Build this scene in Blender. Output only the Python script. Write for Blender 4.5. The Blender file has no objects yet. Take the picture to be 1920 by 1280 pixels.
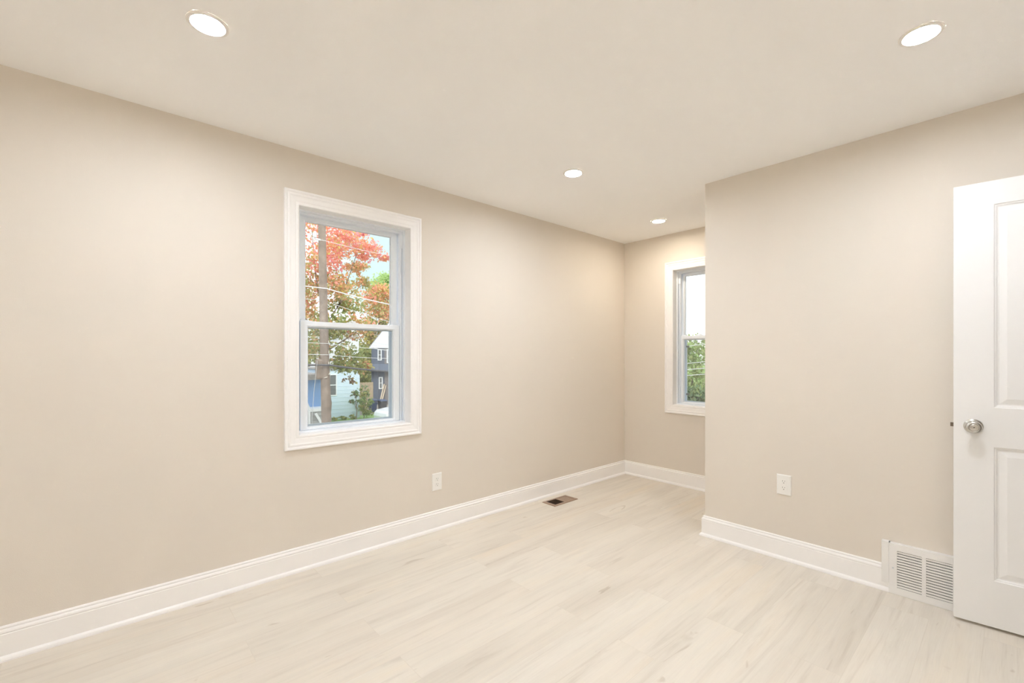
import bpy, bmesh, math, random
import numpy as np
from mathutils import Vector, Matrix

random.seed(7)
rng = np.random.default_rng(11)
SC = bpy.context.scene
COL = SC.collection
PI = math.pi

# ------------------------------------------------------------------ camera
cam_data = bpy.data.cameras.new('camera')
cam_data.sensor_width = 36.0
cam_data.lens = 36.0 * 848.0 / 1920.0
cam_data.shift_y = 27.0 / 1920.0
cam_data.clip_start = 0.02
cam_data.clip_end = 500
cam = bpy.data.objects.new('camera', cam_data)
COL.objects.link(cam)
cam.location = (0, 0, 1.246)
cam.rotation_euler = (PI / 2, 0, math.radians(48.0 - 90.0))
SC.camera = cam

# ------------------------------------------------------------------ colour management, world, sun
SC.view_settings.view_transform = 'Standard'
SC.view_settings.look = 'None'
SC.view_settings.gamma = 1
SC.view_settings.use_curve_mapping = False
SC.view_settings.exposure = 0.40
SC.cycles.max_bounces = 16
SC.cycles.diffuse_bounces = 12
SC.cycles.glossy_bounces = 4
SC.cycles.transparent_max_bounces = 24
SC.cycles.sample_clamp_indirect = 0.0

SKY = 1.7
SUN = 1.7
LAMP = 345.0
LAMP_COLOR = (0.95, 1.0, 1.09)

world = bpy.data.worlds.new('world')
SC.world = world
world.use_nodes = True
nt = world.node_tree
nt.nodes.clear()
w_out = nt.nodes.new('ShaderNodeOutputWorld')
w_bg = nt.nodes.new('ShaderNodeBackground')
w_tc = nt.nodes.new('ShaderNodeTexCoord')
w_no = nt.nodes.new('ShaderNodeTexNoise')
w_rp = nt.nodes.new('ShaderNodeValToRGB')
w_no.inputs['Scale'].default_value = 2.2
w_no.inputs['Detail'].default_value = 6
w_rp.color_ramp.elements[0].position = 0.36
w_rp.color_ramp.elements[0].color = (0.40, 0.515, 0.53, 1)
w_rp.color_ramp.elements[1].position = 0.56
w_rp.color_ramp.elements[1].color = (0.92, 0.96, 1.0, 1)
w_bg.inputs['Strength'].default_value = SKY
nt.links.new(w_tc.outputs['Generated'], w_no.inputs['Vector'])
# a clear patch of sky to the north-east, cloud elsewhere
w_dot = nt.nodes.new('ShaderNodeVectorMath')
w_dot.operation = 'DOT_PRODUCT'
w_dot.inputs[1].default_value = Vector((0.487, 0.89, 0.26)).normalized()
w_map = nt.nodes.new('ShaderNodeMapRange')
w_map.interpolation_type = 'SMOOTHSTEP'
w_map.inputs['From Min'].default_value = 0.972
w_map.inputs['From Max'].default_value = 0.993
w_map.inputs['To Min'].default_value = 0.10
w_map.inputs['To Max'].default_value = -0.22
w_sum = nt.nodes.new('ShaderNodeMath')
w_sum.operation = 'ADD'
nt.links.new(w_tc.outputs['Generated'], w_dot.inputs[0])
nt.links.new(w_dot.outputs['Value'], w_map.inputs['Value'])
nt.links.new(w_no.outputs['Fac'], w_sum.inputs[0])
nt.links.new(w_map.outputs['Result'], w_sum.inputs[1])
nt.links.new(w_sum.outputs['Value'], w_rp.inputs['Fac'])
nt.links.new(w_rp.outputs['Color'], w_bg.inputs['Color'])
nt.links.new(w_bg.outputs['Background'], w_out.inputs['Surface'])

sun_d = bpy.data.lights.new('sun', 'SUN')
sun_d.energy = SUN
sun_d.angle = math.radians(6)
sun_d.color = (1.0, 0.96, 0.9)
sun = bpy.data.objects.new('sun', sun_d)
COL.objects.link(sun)
sun.rotation_euler = Vector((0.35, 0.75, -0.75)).to_track_quat('-Z', 'Y').to_euler()

# ------------------------------------------------------------------ materials
def mat(name, color, rough=0.5, metal=0.0, spec=0.5, bump=None, vary=None, coat=0.0):
    """Principled paint; bump=(scale, strength); vary=(scale, amount) gives a slight tone drift."""
    m = bpy.data.materials.new(name)
    m.use_nodes = True
    n = m.node_tree.nodes
    l = m.node_tree.links
    b = n['Principled BSDF']
    b.inputs['Base Color'].default_value = (*color, 1)
    b.inputs['Roughness'].default_value = rough
    b.inputs['Metallic'].default_value = metal
    b.inputs['Specular IOR Level'].default_value = spec
    b.inputs['Coat Weight'].default_value = coat
    tc = n.new('ShaderNodeTexCoord')
    if bump:
        t = n.new('ShaderNodeTexNoise')
        t.inputs['Scale'].default_value = bump[0]
        t.inputs['Detail'].default_value = 4
        bp = n.new('ShaderNodeBump')
        bp.inputs['Strength'].default_value = bump[1]
        bp.inputs['Distance'].default_value = 0.002
        l.new(tc.outputs['Object'], t.inputs['Vector'])
        l.new(t.outputs['Fac'], bp.inputs['Height'])
        l.new(bp.outputs['Normal'], b.inputs['Normal'])
    if vary:
        t = n.new('ShaderNodeTexNoise')
        t.inputs['Scale'].default_value = vary[0]
        t.inputs['Detail'].default_value = 5
        r = n.new('ShaderNodeValToRGB')
        a = vary[1]
        r.color_ramp.elements[0].position = 0.3
        r.color_ramp.elements[0].color = (*[c * (1 - a) for c in color], 1)
        r.color_ramp.elements[1].position = 0.7
        r.color_ramp.elements[1].color = (*[min(1, c * (1 + a)) for c in color], 1)
        l.new(tc.outputs['Object'], t.inputs['Vector'])
        l.new(t.outputs['Fac'], r.inputs['Fac'])
        l.new(r.outputs['Color'], b.inputs['Base Color'])
    return m

def emit(name, color, strength):
    m = bpy.data.materials.new(name)
    m.use_nodes = True
    n = m.node_tree.nodes
    b = n['Principled BSDF']
    b.inputs['Base Color'].default_value = (0.9, 0.9, 0.9, 1)
    b.inputs['Emission Color'].default_value = (*color, 1)
    b.inputs['Emission Strength'].default_value = strength
    return m

def floor_material():
    m = bpy.data.materials.new('pale_oak_plank')
    m.use_nodes = True
    n = m.node_tree.nodes
    l = m.node_tree.links
    b = n['Principled BSDF']
    b.inputs['Roughness'].default_value = 0.42
    b.inputs['Specular IOR Level'].default_value = 0.4
    tc = n.new('ShaderNodeTexCoord')
    def mapping(src, scale, loc=(0, 0, 0)):
        mp = n.new('ShaderNodeMapping')
        mp.inputs['Scale'].default_value = scale
        mp.inputs['Location'].default_value = loc
        l.new(src, mp.inputs['Vector'])
        return mp.outputs['Vector']
    def noise(src, scale, detail=5, rough=0.55, dist=0.0):
        t = n.new('ShaderNodeTexNoise')
        t.inputs['Scale'].default_value = scale
        t.inputs['Detail'].default_value = detail
        t.inputs['Roughness'].default_value = rough
        t.inputs['Distortion'].default_value = dist
        l.new(src, t.inputs['Vector'])
        return t
    def ramp(fac, stops):
        r = n.new('ShaderNodeValToRGB')
        e = r.color_ramp.elements
        e[0].position, e[0].color = stops[0][0], (*stops[0][1], 1)
        e[1].position, e[1].color = stops[-1][0], (*stops[-1][1], 1)
        for p, c in stops[1:-1]:
            x = e.new(p)
            x.color = (*c, 1)
        l.new(fac, r.inputs['Fac'])
        return r.outputs['Color']
    def mul(a, c, f=1.0):
        x = n.new('ShaderNodeMix')
        x.data_type = 'RGBA'
        x.blend_type = 'MULTIPLY'
        x.inputs['Factor'].default_value = f
        l.new(a, x.inputs['A'])
        l.new(c, x.inputs['B'])
        return x.outputs['Result']
    # boards run along X: 1.22 m long, 0.18 m wide, staggered
    br = n.new('ShaderNodeTexBrick')
    br.inputs['Scale'].default_value = 1.0
    br.inputs['Brick Width'].default_value = 1.22
    br.inputs['Row Height'].default_value = 0.18
    br.inputs['Mortar Size'].default_value = 0.0012
    br.inputs['Mortar Smooth'].default_value = 0.3
    br.offset = 0.37
    br.inputs['Color1'].default_value = (0, 0, 0, 1)
    br.inputs['Color2'].default_value = (1, 1, 1, 1)
    br.inputs['Mortar'].default_value = (0.5, 0.5, 0.5, 1)
    l.new(mapping(tc.outputs['Object'], (1, 1, 1), (0.31, 0.09, 0)), br.inputs['Vector'])
    # every board samples its own piece of grain
    off = n.new('ShaderNodeVectorMath')
    off.operation = 'MULTIPLY'
    off.inputs[1].default_value = (7.0, 3.0, 5.0)
    l.new(br.outputs['Color'], off.inputs[0])
    add = n.new('ShaderNodeVectorMath')
    add.operation = 'ADD'
    l.new(tc.outputs['Object'], add.inputs[0])
    l.new(off.outputs['Vector'], add.inputs[1])
    g = add.outputs['Vector']
    base = ramp(br.outputs['Color'], [(0.0, (0.735, 0.685, 0.605)), (0.5, (0.75, 0.705, 0.625)), (1.0, (0.765, 0.725, 0.65))])
    broad = ramp(noise(mapping(g, (0.45, 3.6, 1)), 1.6, 4, 0.5, 0.5).outputs['Fac'],
                 [(0.30, (0.90, 0.89, 0.88)), (0.55, (1, 1, 1)), (0.75, (1.0, 0.97, 0.93))])
    streak = ramp(noise(mapping(g, (0.62, 9.0, 1)), 2.0, 6, 0.58, 1.6).outputs['Fac'],
                  [(0.30, (0.885, 0.87, 0.855)), (0.41, (0.965, 0.96, 0.955)), (0.50, (1, 1, 1)), (0.8, (1.03, 1.02, 1.0))])
    fine = ramp(noise(mapping(g, (2.5, 70.0, 1)), 3.0, 3, 0.6).outputs['Fac'],
                [(0.3, (0.965, 0.96, 0.955)), (0.6, (1, 1, 1))])
    knot = ramp(noise(mapping(g, (2.2, 7.0, 1)), 2.3, 2, 0.5, 0.8).outputs['Fac'],
                [(0.24, (0.84, 0.81, 0.78)), (0.29, (1, 1, 1))])
    seam = ramp(br.outputs['Fac'], [(0.0, (1, 1, 1)), (1.0, (0.93, 0.92, 0.91))])
    c = mul(mul(mul(mul(mul(base, broad), streak), fine), knot), seam)
    l.new(c, b.inputs['Base Color'])
    bp = n.new('ShaderNodeBump')
    bp.inputs['Strength'].default_value = 0.08
    bp.inputs['Distance'].default_value = 0.002
    l.new(noise(mapping(g, (2.5, 60.0, 1)), 3.0).outputs['Fac'], bp.inputs['Height'])
    l.new(bp.outputs['Normal'], b.inputs['Normal'])
    return m

def glass_material():
    m = bpy.data.materials.new('window_glass')
    m.use_nodes = True
    n = m.node_tree.nodes
    l = m.node_tree.links
    n.clear()
    o = n.new('ShaderNodeOutputMaterial')
    mx = n.new('ShaderNodeMixShader')
    tr = n.new('ShaderNodeBsdfTransparent')
    gl = n.new('ShaderNodeBsdfGlossy')
    fr = n.new('ShaderNodeFresnel')
    fr.inputs['IOR'].default_value = 1.65
    tr.inputs['Color'].default_value = (0.97, 0.985, 0.98, 1)
    gl.inputs['Roughness'].default_value = 0.01
    l.new(fr.outputs['Fac'], mx.inputs['Fac'])
    l.new(tr.outputs['BSDF'], mx.inputs[1])
    l.new(gl.outputs['BSDF'], mx.inputs[2])
    l.new(mx.outputs['Shader'], o.inputs['Surface'])
    return m

def screen_material():
    """Fine insect mesh: mostly open, grey thread."""
    m = bpy.data.materials.new('insect_mesh')
    m.use_nodes = True
    n = m.node_tree.nodes
    l = m.node_tree.links
    n.clear()
    o = n.new('ShaderNodeOutputMaterial')
    mx = n.new('ShaderNodeMixShader')
    tr = n.new('ShaderNodeBsdfTransparent')
    df = n.new('ShaderNodeBsdfDiffuse')
    df.inputs['Color'].default_value = (0.30, 0.30, 0.31, 1)
    mx.inputs['Fac'].default_value = 0.26
    l.new(tr.outputs['BSDF'], mx.inputs[1])
    l.new(df.outputs['BSDF'], mx.inputs[2])
    l.new(mx.outputs['Shader'], o.inputs['Surface'])
    return m

M = {}
M['wall'] = mat('greige_wall_paint', (0.755, 0.700, 0.622), 0.75, spec=0.25, bump=(260, 0.12))
M['ceiling'] = mat('ceiling_paint', (0.95, 0.95, 0.945), 0.85, spec=0.2, bump=(200, 0.1))
M['floor'] = floor_material()
M['trim'] = mat('white_trim_paint', (0.93, 0.92, 0.905), 0.35, spec=0.4)
M['door'] = mat('white_door_paint', (0.88, 0.88, 0.87), 0.38, spec=0.4, bump=(90, 0.05))
M['vinyl'] = mat('white_vinyl', (0.88, 0.925, 0.97), 0.35, spec=0.45)
M['glass'] = glass_material()
M['screen'] = screen_material()
M['screen_frame'] = mat('pale_grey_aluminium', (0.72, 0.77, 0.80), 0.4)
M['nickel'] = mat('satin_nickel', (0.62, 0.61, 0.58), 0.24, metal=1.0)
M['hole_shade'] = mat('recess_shade', (0.03, 0.028, 0.025), 0.8)  # dark colour stands for the shade inside holes
M['latch'] = mat('dark_brass_latch', (0.20, 0.16, 0.12), 0.4, metal=0.7)
M['plastic'] = mat('white_plastic', (0.86, 0.855, 0.82), 0.3, spec=0.5)
M['slot'] = mat('outlet_slot_shadow', (0.22, 0.21, 0.19), 0.7)
M['grille'] = mat('white_enamel_steel', (0.85, 0.845, 0.82), 0.35)
M['grille_back'] = mat('grey_duct_shade', (0.16, 0.165, 0.17), 0.7)  # dark grey stands for the shade inside the duct
M['bronze'] = mat('brown_steel', (0.40, 0.29, 0.21), 0.38, metal=0.35)
M['bronze_shaded'] = mat('shaded_brown_steel', (0.075, 0.042, 0.022), 0.5, metal=0.2)  # brown steel with the duct's shade put into its colour
M['lens'] = emit('led_lens', LAMP_COLOR, LAMP)
M['lens_nook'] = emit('led_lens_dim', (1.0, 0.89, 0.76), LAMP * 0.62)
M['lamp_trim'] = mat('lamp_trim_white', (0.84, 0.82, 0.78), 0.45)

# ------------------------------------------------------------------ mesh helpers
def box(bm, a, b, bevel=0.0):
    x0, y0, z0 = [min(p, q) for p, q in zip(a, b)]
    x1, y1, z1 = [max(p, q) for p, q in zip(a, b)]
    v = [bm.verts.new(c) for c in ((x0, y0, z0), (x1, y0, z0), (x1, y1, z0), (x0, y1, z0),
                                   (x0, y0, z1), (x1, y0, z1), (x1, y1, z1), (x0, y1, z1))]
    fs = [bm.faces.new([v[i] for i in f]) for f in
          ((0, 3, 2, 1), (4, 5, 6, 7), (0, 1, 5, 4), (1, 2, 6, 5), (2, 3, 7, 6), (3, 0, 4, 7))]
    if bevel:
        es = list({e for f in fs for e in f.edges})
        bmesh.ops.bevel(bm, geom=es, offset=bevel, segments=2, profile=0.6, affect='EDGES')

def beam(bm, p, q, w, h):
    """Square bar from p to q."""
    p, q = Vector(p), Vector(q)
    d = (q - p).normalized()
    up = Vector((0, 0, 1)) if abs(d.z) < 0.95 else Vector((1, 0, 0))
    s = d.cross(up).normalized() * w / 2
    t = s.cross(d).normalized() * h / 2
    ring = lambda c: [bm.verts.new(c + a) for a in (s + t, -s + t, -s - t, s - t)]
    r0, r1 = ring(p), ring(q)
    bm.faces.new(r0)
    bm.faces.new(r1[::-1])
    for i in range(4):
        bm.faces.new((r0[i], r1[i], r1[(i + 1) % 4], r0[(i + 1) % 4]))

def tube(bm, pts, radii, seg=8):
    rings = []
    for i, p in enumerate(pts):
        p = Vector(p)
        d = (Vector(pts[min(i + 1, len(pts) - 1)]) - Vector(pts[max(i - 1, 0)])).normalized()
        up = Vector((0, 0, 1)) if abs(d.z) < 0.9 else Vector((1, 0, 0))
        s = d.cross(up).normalized()
        t = s.cross(d)
        r = radii[i] if hasattr(radii, '__len__') else radii
        rings.append([bm.verts.new(p + (s * math.cos(2 * PI * k / seg) + t * math.sin(2 * PI * k / seg)) * r) for k in range(seg)])
    for a, b in zip(rings, rings[1:]):
        for k in range(seg):
            bm.faces.new((a[k], a[(k + 1) % seg], b[(k + 1) % seg], b[k]))
    bm.faces.new(rings[0][::-1])
    bm.faces.new(rings[-1])

def lathe(bm, prof, axis='z', seg=40, center=(0, 0, 0), caps=True):
    """prof: (radius, height) pairs turned about the axis through center."""
    c = Vector(center)
    def pt(r, h, a):
        u, v = r * math.cos(a), r * math.sin(a)
        return c + (Vector((u, v, h)) if axis == 'z' else Vector((u, h, v)) if axis == 'y' else Vector((h, u, v)))
    rings = [[bm.verts.new(pt(max(r, 1e-5), h, 2 * PI * k / seg)) for k in range(seg)] for r, h in prof]
    for a, b in zip(rings, rings[1:]):
        for k in range(seg):
            bm.faces.new((a[k], a[(k + 1) % seg], b[(k + 1) % seg], b[k]))
    if caps:
        bm.faces.new(rings[0][::-1])
        bm.faces.new(rings[-1])

def ring_box(bm, outer, inner, y0, y1):
    """Rectangular frame in the XZ plane: outer/inner = (x0, z0, x1, z1), from depth y0 to y1."""
    def loop(r, y):
        return [bm.verts.new(c) for c in ((r[0], y, r[1]), (r[2], y, r[1]), (r[2], y, r[3]), (r[0], y, r[3]))]
    of, inf, ob, ib = loop(outer, y0), loop(inner, y0), loop(outer, y1), loop(inner, y1)
    for a, b in ((of, inf), (inf, ib), (ib, ob), (ob, of)):
        for k in range(4):
            bm.faces.new((a[k], a[(k + 1) % 4], b[(k + 1) % 4], b[k]))

def frame_profile(bm, rect, prof):
    """Mitred picture-frame moulding: prof = (inset, y) points swept round rect."""
    loops = []
    for o, y in prof:
        r = (rect[0] + o, rect[1] + o, rect[2] - o, rect[3] - o)
        loops.append([bm.verts.new(c) for c in ((r[0], y, r[1]), (r[2], y, r[1]), (r[2], y, r[3]), (r[0], y, r[3]))])
    n = len(loops)
    for i in range(n):
        a, b = loops[i], loops[(i + 1) % n]
        for k in range(4):
            bm.faces.new((a[k], a[(k + 1) % 4], b[(k + 1) % 4], b[k]))

def obj(name, bm, material, parent=None, smooth=False, mats=None):
    bmesh.ops.recalc_face_normals(bm, faces=bm.faces)
    me = bpy.data.meshes.new(name)
    bm.to_mesh(me)
    bm.free()
    for m in (mats or [material]):
        me.materials.append(m)
    if smooth:
        for p in me.polygons:
            p.use_smooth = True
        me.set_sharp_from_angle(angle=math.radians(35))
    o = bpy.data.objects.new(name, me)
    COL.objects.link(o)
    if parent:
        o.parent = parent
    return o

def boxes(name, material, parent, lst, bevel=0.0):
    bm = bmesh.new()
    for a, b in lst:
        box(bm, a, b, bevel)
    return obj(name, bm, material, parent)

def empty(name, loc=(0, 0, 0), rotz=0.0):
    o = bpy.data.objects.new(name, None)
    COL.objects.link(o)
    o.location = loc
    o.rotation_euler = (0, 0, rotz)
    o.empty_display_size = 0.05
    return o

def tag(o, label, cat, group=None):
    o['label'] = label
    o['category'] = cat
    if group:
        o['group'] = group
    return o

def struct(o, label=None):
    o['kind'] = 'structure'
    if label:
        o['label'] = label
    return o

# ------------------------------------------------------------------ room shell
X0, X1, XN = -2.55, 3.101, 4.118       # back wall, right wall, far wall of the nook
Y0, Y1 = -0.62, 2.78                   # near wall, left wall
YC = 1.438                             # free end of the right wall
YB = 0.80                              # hidden side of the nook
H = 2.44
T = 0.22

fl = struct(boxes('floor', M['floor'], None, [((X0 - T, -2.2, -0.12), (XN + T, Y1 + T, 0))]),
            'pale whitewashed oak plank floor')
ce = struct(boxes('ceiling', M['ceiling'], None, [((X0 - T, -2.2, H), (XN + T, Y1 + T, H + 0.2))]),
            'plain cream painted ceiling with recessed lights')

def wall_with_opening(name, axis, p0, p1, a0, a1, op, label):
    """Wall slab of thickness p0..p1, spanning a0..a1, with one opening op = (b0, b1, z0, z1)."""
    bm = bmesh.new()
    def bx(u0, u1, z0, z1):
        if axis == 'x':
            box(bm, (u0, p0, z0), (u1, p1, z1))
        else:
            box(bm, (p0, u0, z0), (p1, u1, z1))
    b0, b1, z0, z1 = op
    bx(a0, b0, 0, H)
    bx(b1, a1, 0, H)
    if z0 > 0:
        bx(b0, b1, 0, z0)
    bx(b0, b1, z1, H)
    return struct(obj(name, bm, M['wall']), label)

# window sizes: opening centre, width, bottom, top
W1 = dict(c=1.198, w=0.72, zb=0.787, zt=2.1195)
W2 = dict(c=1.8635, w=0.72, zb=0.771, zt=2.077)
g = 0.014
wall_with_opening('wall_left', 'x', Y1, Y1 + T, X0 - T, XN + T,
                  (W1['c'] - W1['w'] / 2 - g, W1['c'] + W1['w'] / 2 + g, W1['zb'] - g, W1['zt'] + g),
                  'long greige wall with the window looking on the pole')
wall_with_opening('wall_far', 'y', XN, XN + T, YB - 0.1, Y1,
                  (W2['c'] - W2['w'] / 2 - g, W2['c'] + W2['w'] / 2 + g, W2['zb'] - g, W2['zt'] + g),
                  'greige end wall of the nook with the half hidden window')
struct(boxes('wall_right', M['wall'], None, [((X1, Y0, 0), (X1 + 0.12, YC, H))]),
       'greige wall behind the open door with an outlet')
struct(boxes('wall_nook', M['wall'], None, [((X1 + 0.12, YB - 0.1, 0), (XN, YB, H))]))
struct(boxes('wall_back', M['wall'], None, [((X0 - T, Y0 - 0.12, 0), (X0, Y1, H))]))
DX0, DX1, DH = 2.285, 3.05, 2.06
wall_with_opening('wall_near', 'x', Y0 - 0.12, Y0, X0, X1 + 0.12, (DX0, DX1, 0, DH), 'wall with the doorway')
struct(boxes('wall_hall', M['wall'], None, [((X0 - T, -2.2, 0), (XN, -2.05, H)),
                                           ((X0 - T, -2.05, 0), (X0, Y0 - 0.12, H)),
                                           ((XN - 0.2, -2.05, 0), (XN, Y0 - 0.12, H))]))
struct(boxes('trim_1', M['trim'], None, [((DX0 - 0.07, Y0, 0), (DX0, Y0 + 0.014, DH)),
                                        ((DX0 - 0.07, Y0, DH), (DX1, Y0 + 0.014, DH + 0.07)),
                                        ((DX0, Y0 - 0.12, 0), (DX0 + 0.014, Y0, DH)),
                                        ((DX1 - 0.014, Y0 - 0.12, 0), (DX1, Y0 - 0.002, DH)),
                                        ((DX0, Y0 - 0.12, DH - 0.014), (DX1, Y0, DH))]), 'white doorway casing')

# baseboards: one profile with a cap bead, a groove and a shoe moulding, mitred at the corners
BASE = [(0, 0), (0.030, 0), (0.030, 0.006), (0.027, 0.014), (0.021, 0.019), (0.017, 0.021), (0.017, 0.106),
        (0.0155, 0.1085), (0.0155, 0.111), (0.0175, 0.114), (0.0165, 0.120), (0.0125, 0.125), (0.0105, 0.126),
        (0.0105, 0.129), (0.012, 0.132), (0.0105, 0.136), (0.006, 0.138), (0, 0.138)]
PATH = [(X0, Y1), (XN, Y1), (XN, YB), (X1 + 0.12, YB), (X1 + 0.12, YC), (X1, YC), (X1, 0.4425)]
PATH2 = [(X1, 0.165), (X1, Y0)]
PATH3 = [(DX0 - 0.07, Y0), (X0, Y0), (X0, Y1)]

def baseboard(name, path, i0, i1, label):
    def norm(i):
        a, b = Vector(path[i]), Vector(path[i + 1])
        d = (b - a).normalized()
        return Vector((d.y, -d.x))
    bm = bmesh.new()
    rings = []
    for i in range(i0, i1 + 1):
        if i == 0:
            m = norm(0)
        elif i == len(path) - 1:
            m = norm(i - 1)
        else:
            a, b = norm(i - 1), norm(i)
            m = (a + b) / (1 + a.dot(b))
        rings.append([bm.verts.new((path[i][0] + m.x * d, path[i][1] + m.y * d, z)) for d, z in BASE])
    k = len(BASE)
    for a, b in zip(rings, rings[1:]):
        for j in range(k):
            bm.faces.new((a[j], a[(j + 1) % k], b[(j + 1) % k], b[j]))
    bm.faces.new(rings[0])
    bm.faces.new(rings[-1][::-1])
    return struct(obj(name, bm, M['trim']), label)

baseboard('baseboard_left', PATH, 0, 1, 'white baseboard along the long left wall')
baseboard('baseboard_far', PATH, 1, 2, 'white baseboard under the nook window')
baseboard('baseboard_nook', PATH, 2, 3, None)
baseboard('baseboard_right', PATH, 3, 6, 'white baseboard wrapping the corner, running to the return grille')
baseboard('baseboard_door', PATH2, 0, 1, None)
baseboard('baseboard_near', PATH3, 0, 2, None)

# ------------------------------------------------------------------ windows
def make_window(name, loc, rotz, w, zb, zt, clips, label, thin=0.0, locks=(0.0,)):
    root = struct(empty(name, loc, rotz), label)
    x0, x1 = -w / 2, w / 2
    cw = 0.082
    # casing: back band, flutes, thin inner edge
    prof = [(0, 0), (0, -0.0165), (0.003, -0.0195), (0.011, -0.0195), (0.0145, -0.017), (0.0165, -0.0145), (0.020, -0.0145),
            (0.024, -0.0165), (0.030, -0.0165), (0.035, -0.0135), (0.040, -0.0128), (0.060, -0.0115), (0.063, -0.0095),
            (0.066, -0.0095), (0.069, -0.011), (0.077, -0.011), (0.081, -0.008), (cw, 0)]
    bm = bmesh.new()
    frame_profile(bm, (x0 - cw, zb - cw, x1 + cw, zt + cw), prof)
    obj('casing', bm, M['trim'], root)
    bm = bmesh.new()
    ring_box(bm, (x0 - 0.014, zb - 0.014, x1 + 0.014, zt + 0.014), (x0, zb, x1, zt), 0.0, 0.065)
    obj('jamb', bm, M['trim'], root)
    # vinyl frame with tracks
    out = (x0 - 0.014, zb - 0.014, x1 + 0.014, zt + 0.014)
    bm = bmesh.new()
    ring_box(bm, out, (x0 + 0.010, zb + 0.010, x1 - 0.010, zt - 0.009), 0.065, 0.082)
    ring_box(bm, out, (x0 + 0.004, zb + 0.004, x1 - 0.004, zt - 0.004), 0.082, 0.155)
    ring_box(bm, out, (x0 + 0.024, zb + 0.014, x1 - 0.024, zt - 0.014), 0.155, 0.215)
    for s in (-1, 1):
        xe = x0 if s < 0 else x1
        box(bm, (xe - s * 0.004, 0.090, zb + 0.004), (xe - s * 0.011, 0.112, zt - 0.004))
        box(bm, (xe - s * 0.016, 0.088, zb + 0.004), (xe - s * 0.027, 0.112, zt - 0.004))
        box(bm, (xe - s * 0.004, 0.112, zb + 0.004), (xe - s * 0.030, 0.117, zt - 0.004))
    box(bm, (x0 + 0.004, 0.084, zt - 0.022), (x1 - 0.004, 0.112, zt - 0.004))
    obj('frame', bm, M['vinyl'], root)
    for s in (-1, 1):
        xe = x0 if s < 0 else x1
        boxes('track_stop', M['vinyl'], root, [((xe - s * 0.010, 0.0825, zt - 0.125), (xe - s * 0.032, 0.0895, zt - 0.023))], 0.001)

    def sash(nm, y0, y1, z0, z1, gl, beadface):
        """gl = glass rectangle; a stepped frame with a glazing bead."""
        r = (x0 + 0.0335, z0, x1 - 0.0335, z1)
        b1 = tuple(v + d for v, d in zip(gl, (-0.007, -0.006, 0.007, 0.006)))
        b2 = tuple(v + d for v, d in zip(gl, (-0.003, -0.003, 0.003, 0.003)))
        loops = []
        bm = bmesh.new()
        spec = [(r, y1), (r, y0 + 0.002), (tuple(v + d for v, d in zip(r, (0.002, 0.002, -0.002, -0.002))), y0),
                (b1, y0), (b2, y0 + beadface), (gl, y0 + beadface), (gl, y1)]
        for q, y in spec:
            loops.append([bm.verts.new(c) for c in ((q[0], y, q[1]), (q[2], y, q[1]), (q[2], y, q[3]), (q[0], y, q[3]))])
        for i in range(len(loops)):
            a, b = loops[i], loops[(i + 1) % len(loops)]
            for k in range(4):
                bm.faces.new((a[k], a[(k + 1) % 4], b[(k + 1) % 4], b[k]))
        o = obj(nm, bm, M['vinyl'], root)
        ym = (y0 + y1) / 2 + 0.003
        boxes('pane', M['glass'], o, [((gl[0], ym, gl[1]), (gl[2], ym + 0.004, gl[3]))])
        bm = bmesh.new()
        ring_box(bm, gl, (gl[0] + 0.005, gl[1] + 0.004, gl[2] - 0.005, gl[3] - 0.004), ym - 0.004, ym - 0.0005)
        obj('spacer', bm, M['screen_frame'], o)
        return o
    zm = zb + 0.637
    up = sash('upper_sash', 0.119, 0.149, zm - 0.008, zt - 0.0145, (x0 + 0.073 - thin, zm + 0.02, x1 - 0.077 + thin, zt - 0.048), 0.004)
    lo = sash('lower_sash', 0.084, 0.1155, zb + 0.0105, zm + 0.032, (x0 + 0.0765 - thin, zb + 0.027, x1 - 0.0765 + thin, zm), 0.005)
    # cam lock and tilt latches on the meeting rail
    zt_r = zm + 0.032
    for lx in locks:
        bm = bmesh.new()
        box(bm, (lx - 0.035, 0.087, zt_r), (lx + 0.035, 0.113, zt_r + 0.005), 0.0015)
        lathe(bm, [(0.012, zt_r + 0.005), (0.012, zt_r + 0.013), (0.009, zt_r + 0.016)], 'z', 20, (lx + 0.008, 0.1, 0))
        box(bm, (lx - 0.022, 0.090, zt_r + 0.007), (lx + 0.012, 0.099, zt_r + 0.014), 0.002)
        obj('sash_lock', bm, M['vinyl'], lo, True)
    for s in (-1, 1):
        xe = (x0 + 0.036) if s < 0 else (x1 - 0.036)
        bm = bmesh.new()
        box(bm, (xe, 0.089, zt_r), (xe - s * 0.065, 0.111, zt_r + 0.004), 0.001)
        beam(bm, (xe - s * 0.004, 0.1, zt_r + 0.010), (xe - s * 0.055, 0.1, zt_r + 0.003), 0.012, 0.005)
        obj('tilt_latch', bm, M['vinyl'], lo)
    # half screen outside the lower sash
    sx0, sx1, sz0, sz1 = x0 + 0.026 - thin, x1 - 0.026 + thin, zb + 0.016, zm + 0.02
    bm = bmesh.new()
    inner = (sx0 + 0.044, sz0 + 0.016, sx1 - 0.044, sz1 - 0.016)
    ring_box(bm, (sx0, sz0, sx1, sz1), inner, 0.168, 0.177)
    sf = obj('screen_frame', bm, M['screen_frame'], root)
    bm = bmesh.new()
    vs = [bm.verts.new(c) for c in ((inner[0], 0.1725, inner[1]), (inner[2], 0.1725, inner[1]), (inner[2], 0.1725, inner[3]), (inner[0], 0.1725, inner[3]))]
    bm.faces.new(vs)
    obj('insect_screen', bm, M['screen'], sf)
    if clips:
        for z in (sz0 + 0.08, sz1 - 0.09):
            boxes('screen_clip', M['slot'], sf, [((inner[0] - 0.004, 0.160, z - 0.009), (inner[0] + 0.028, 0.1675, z + 0.009))], 0.002)
    return root

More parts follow.
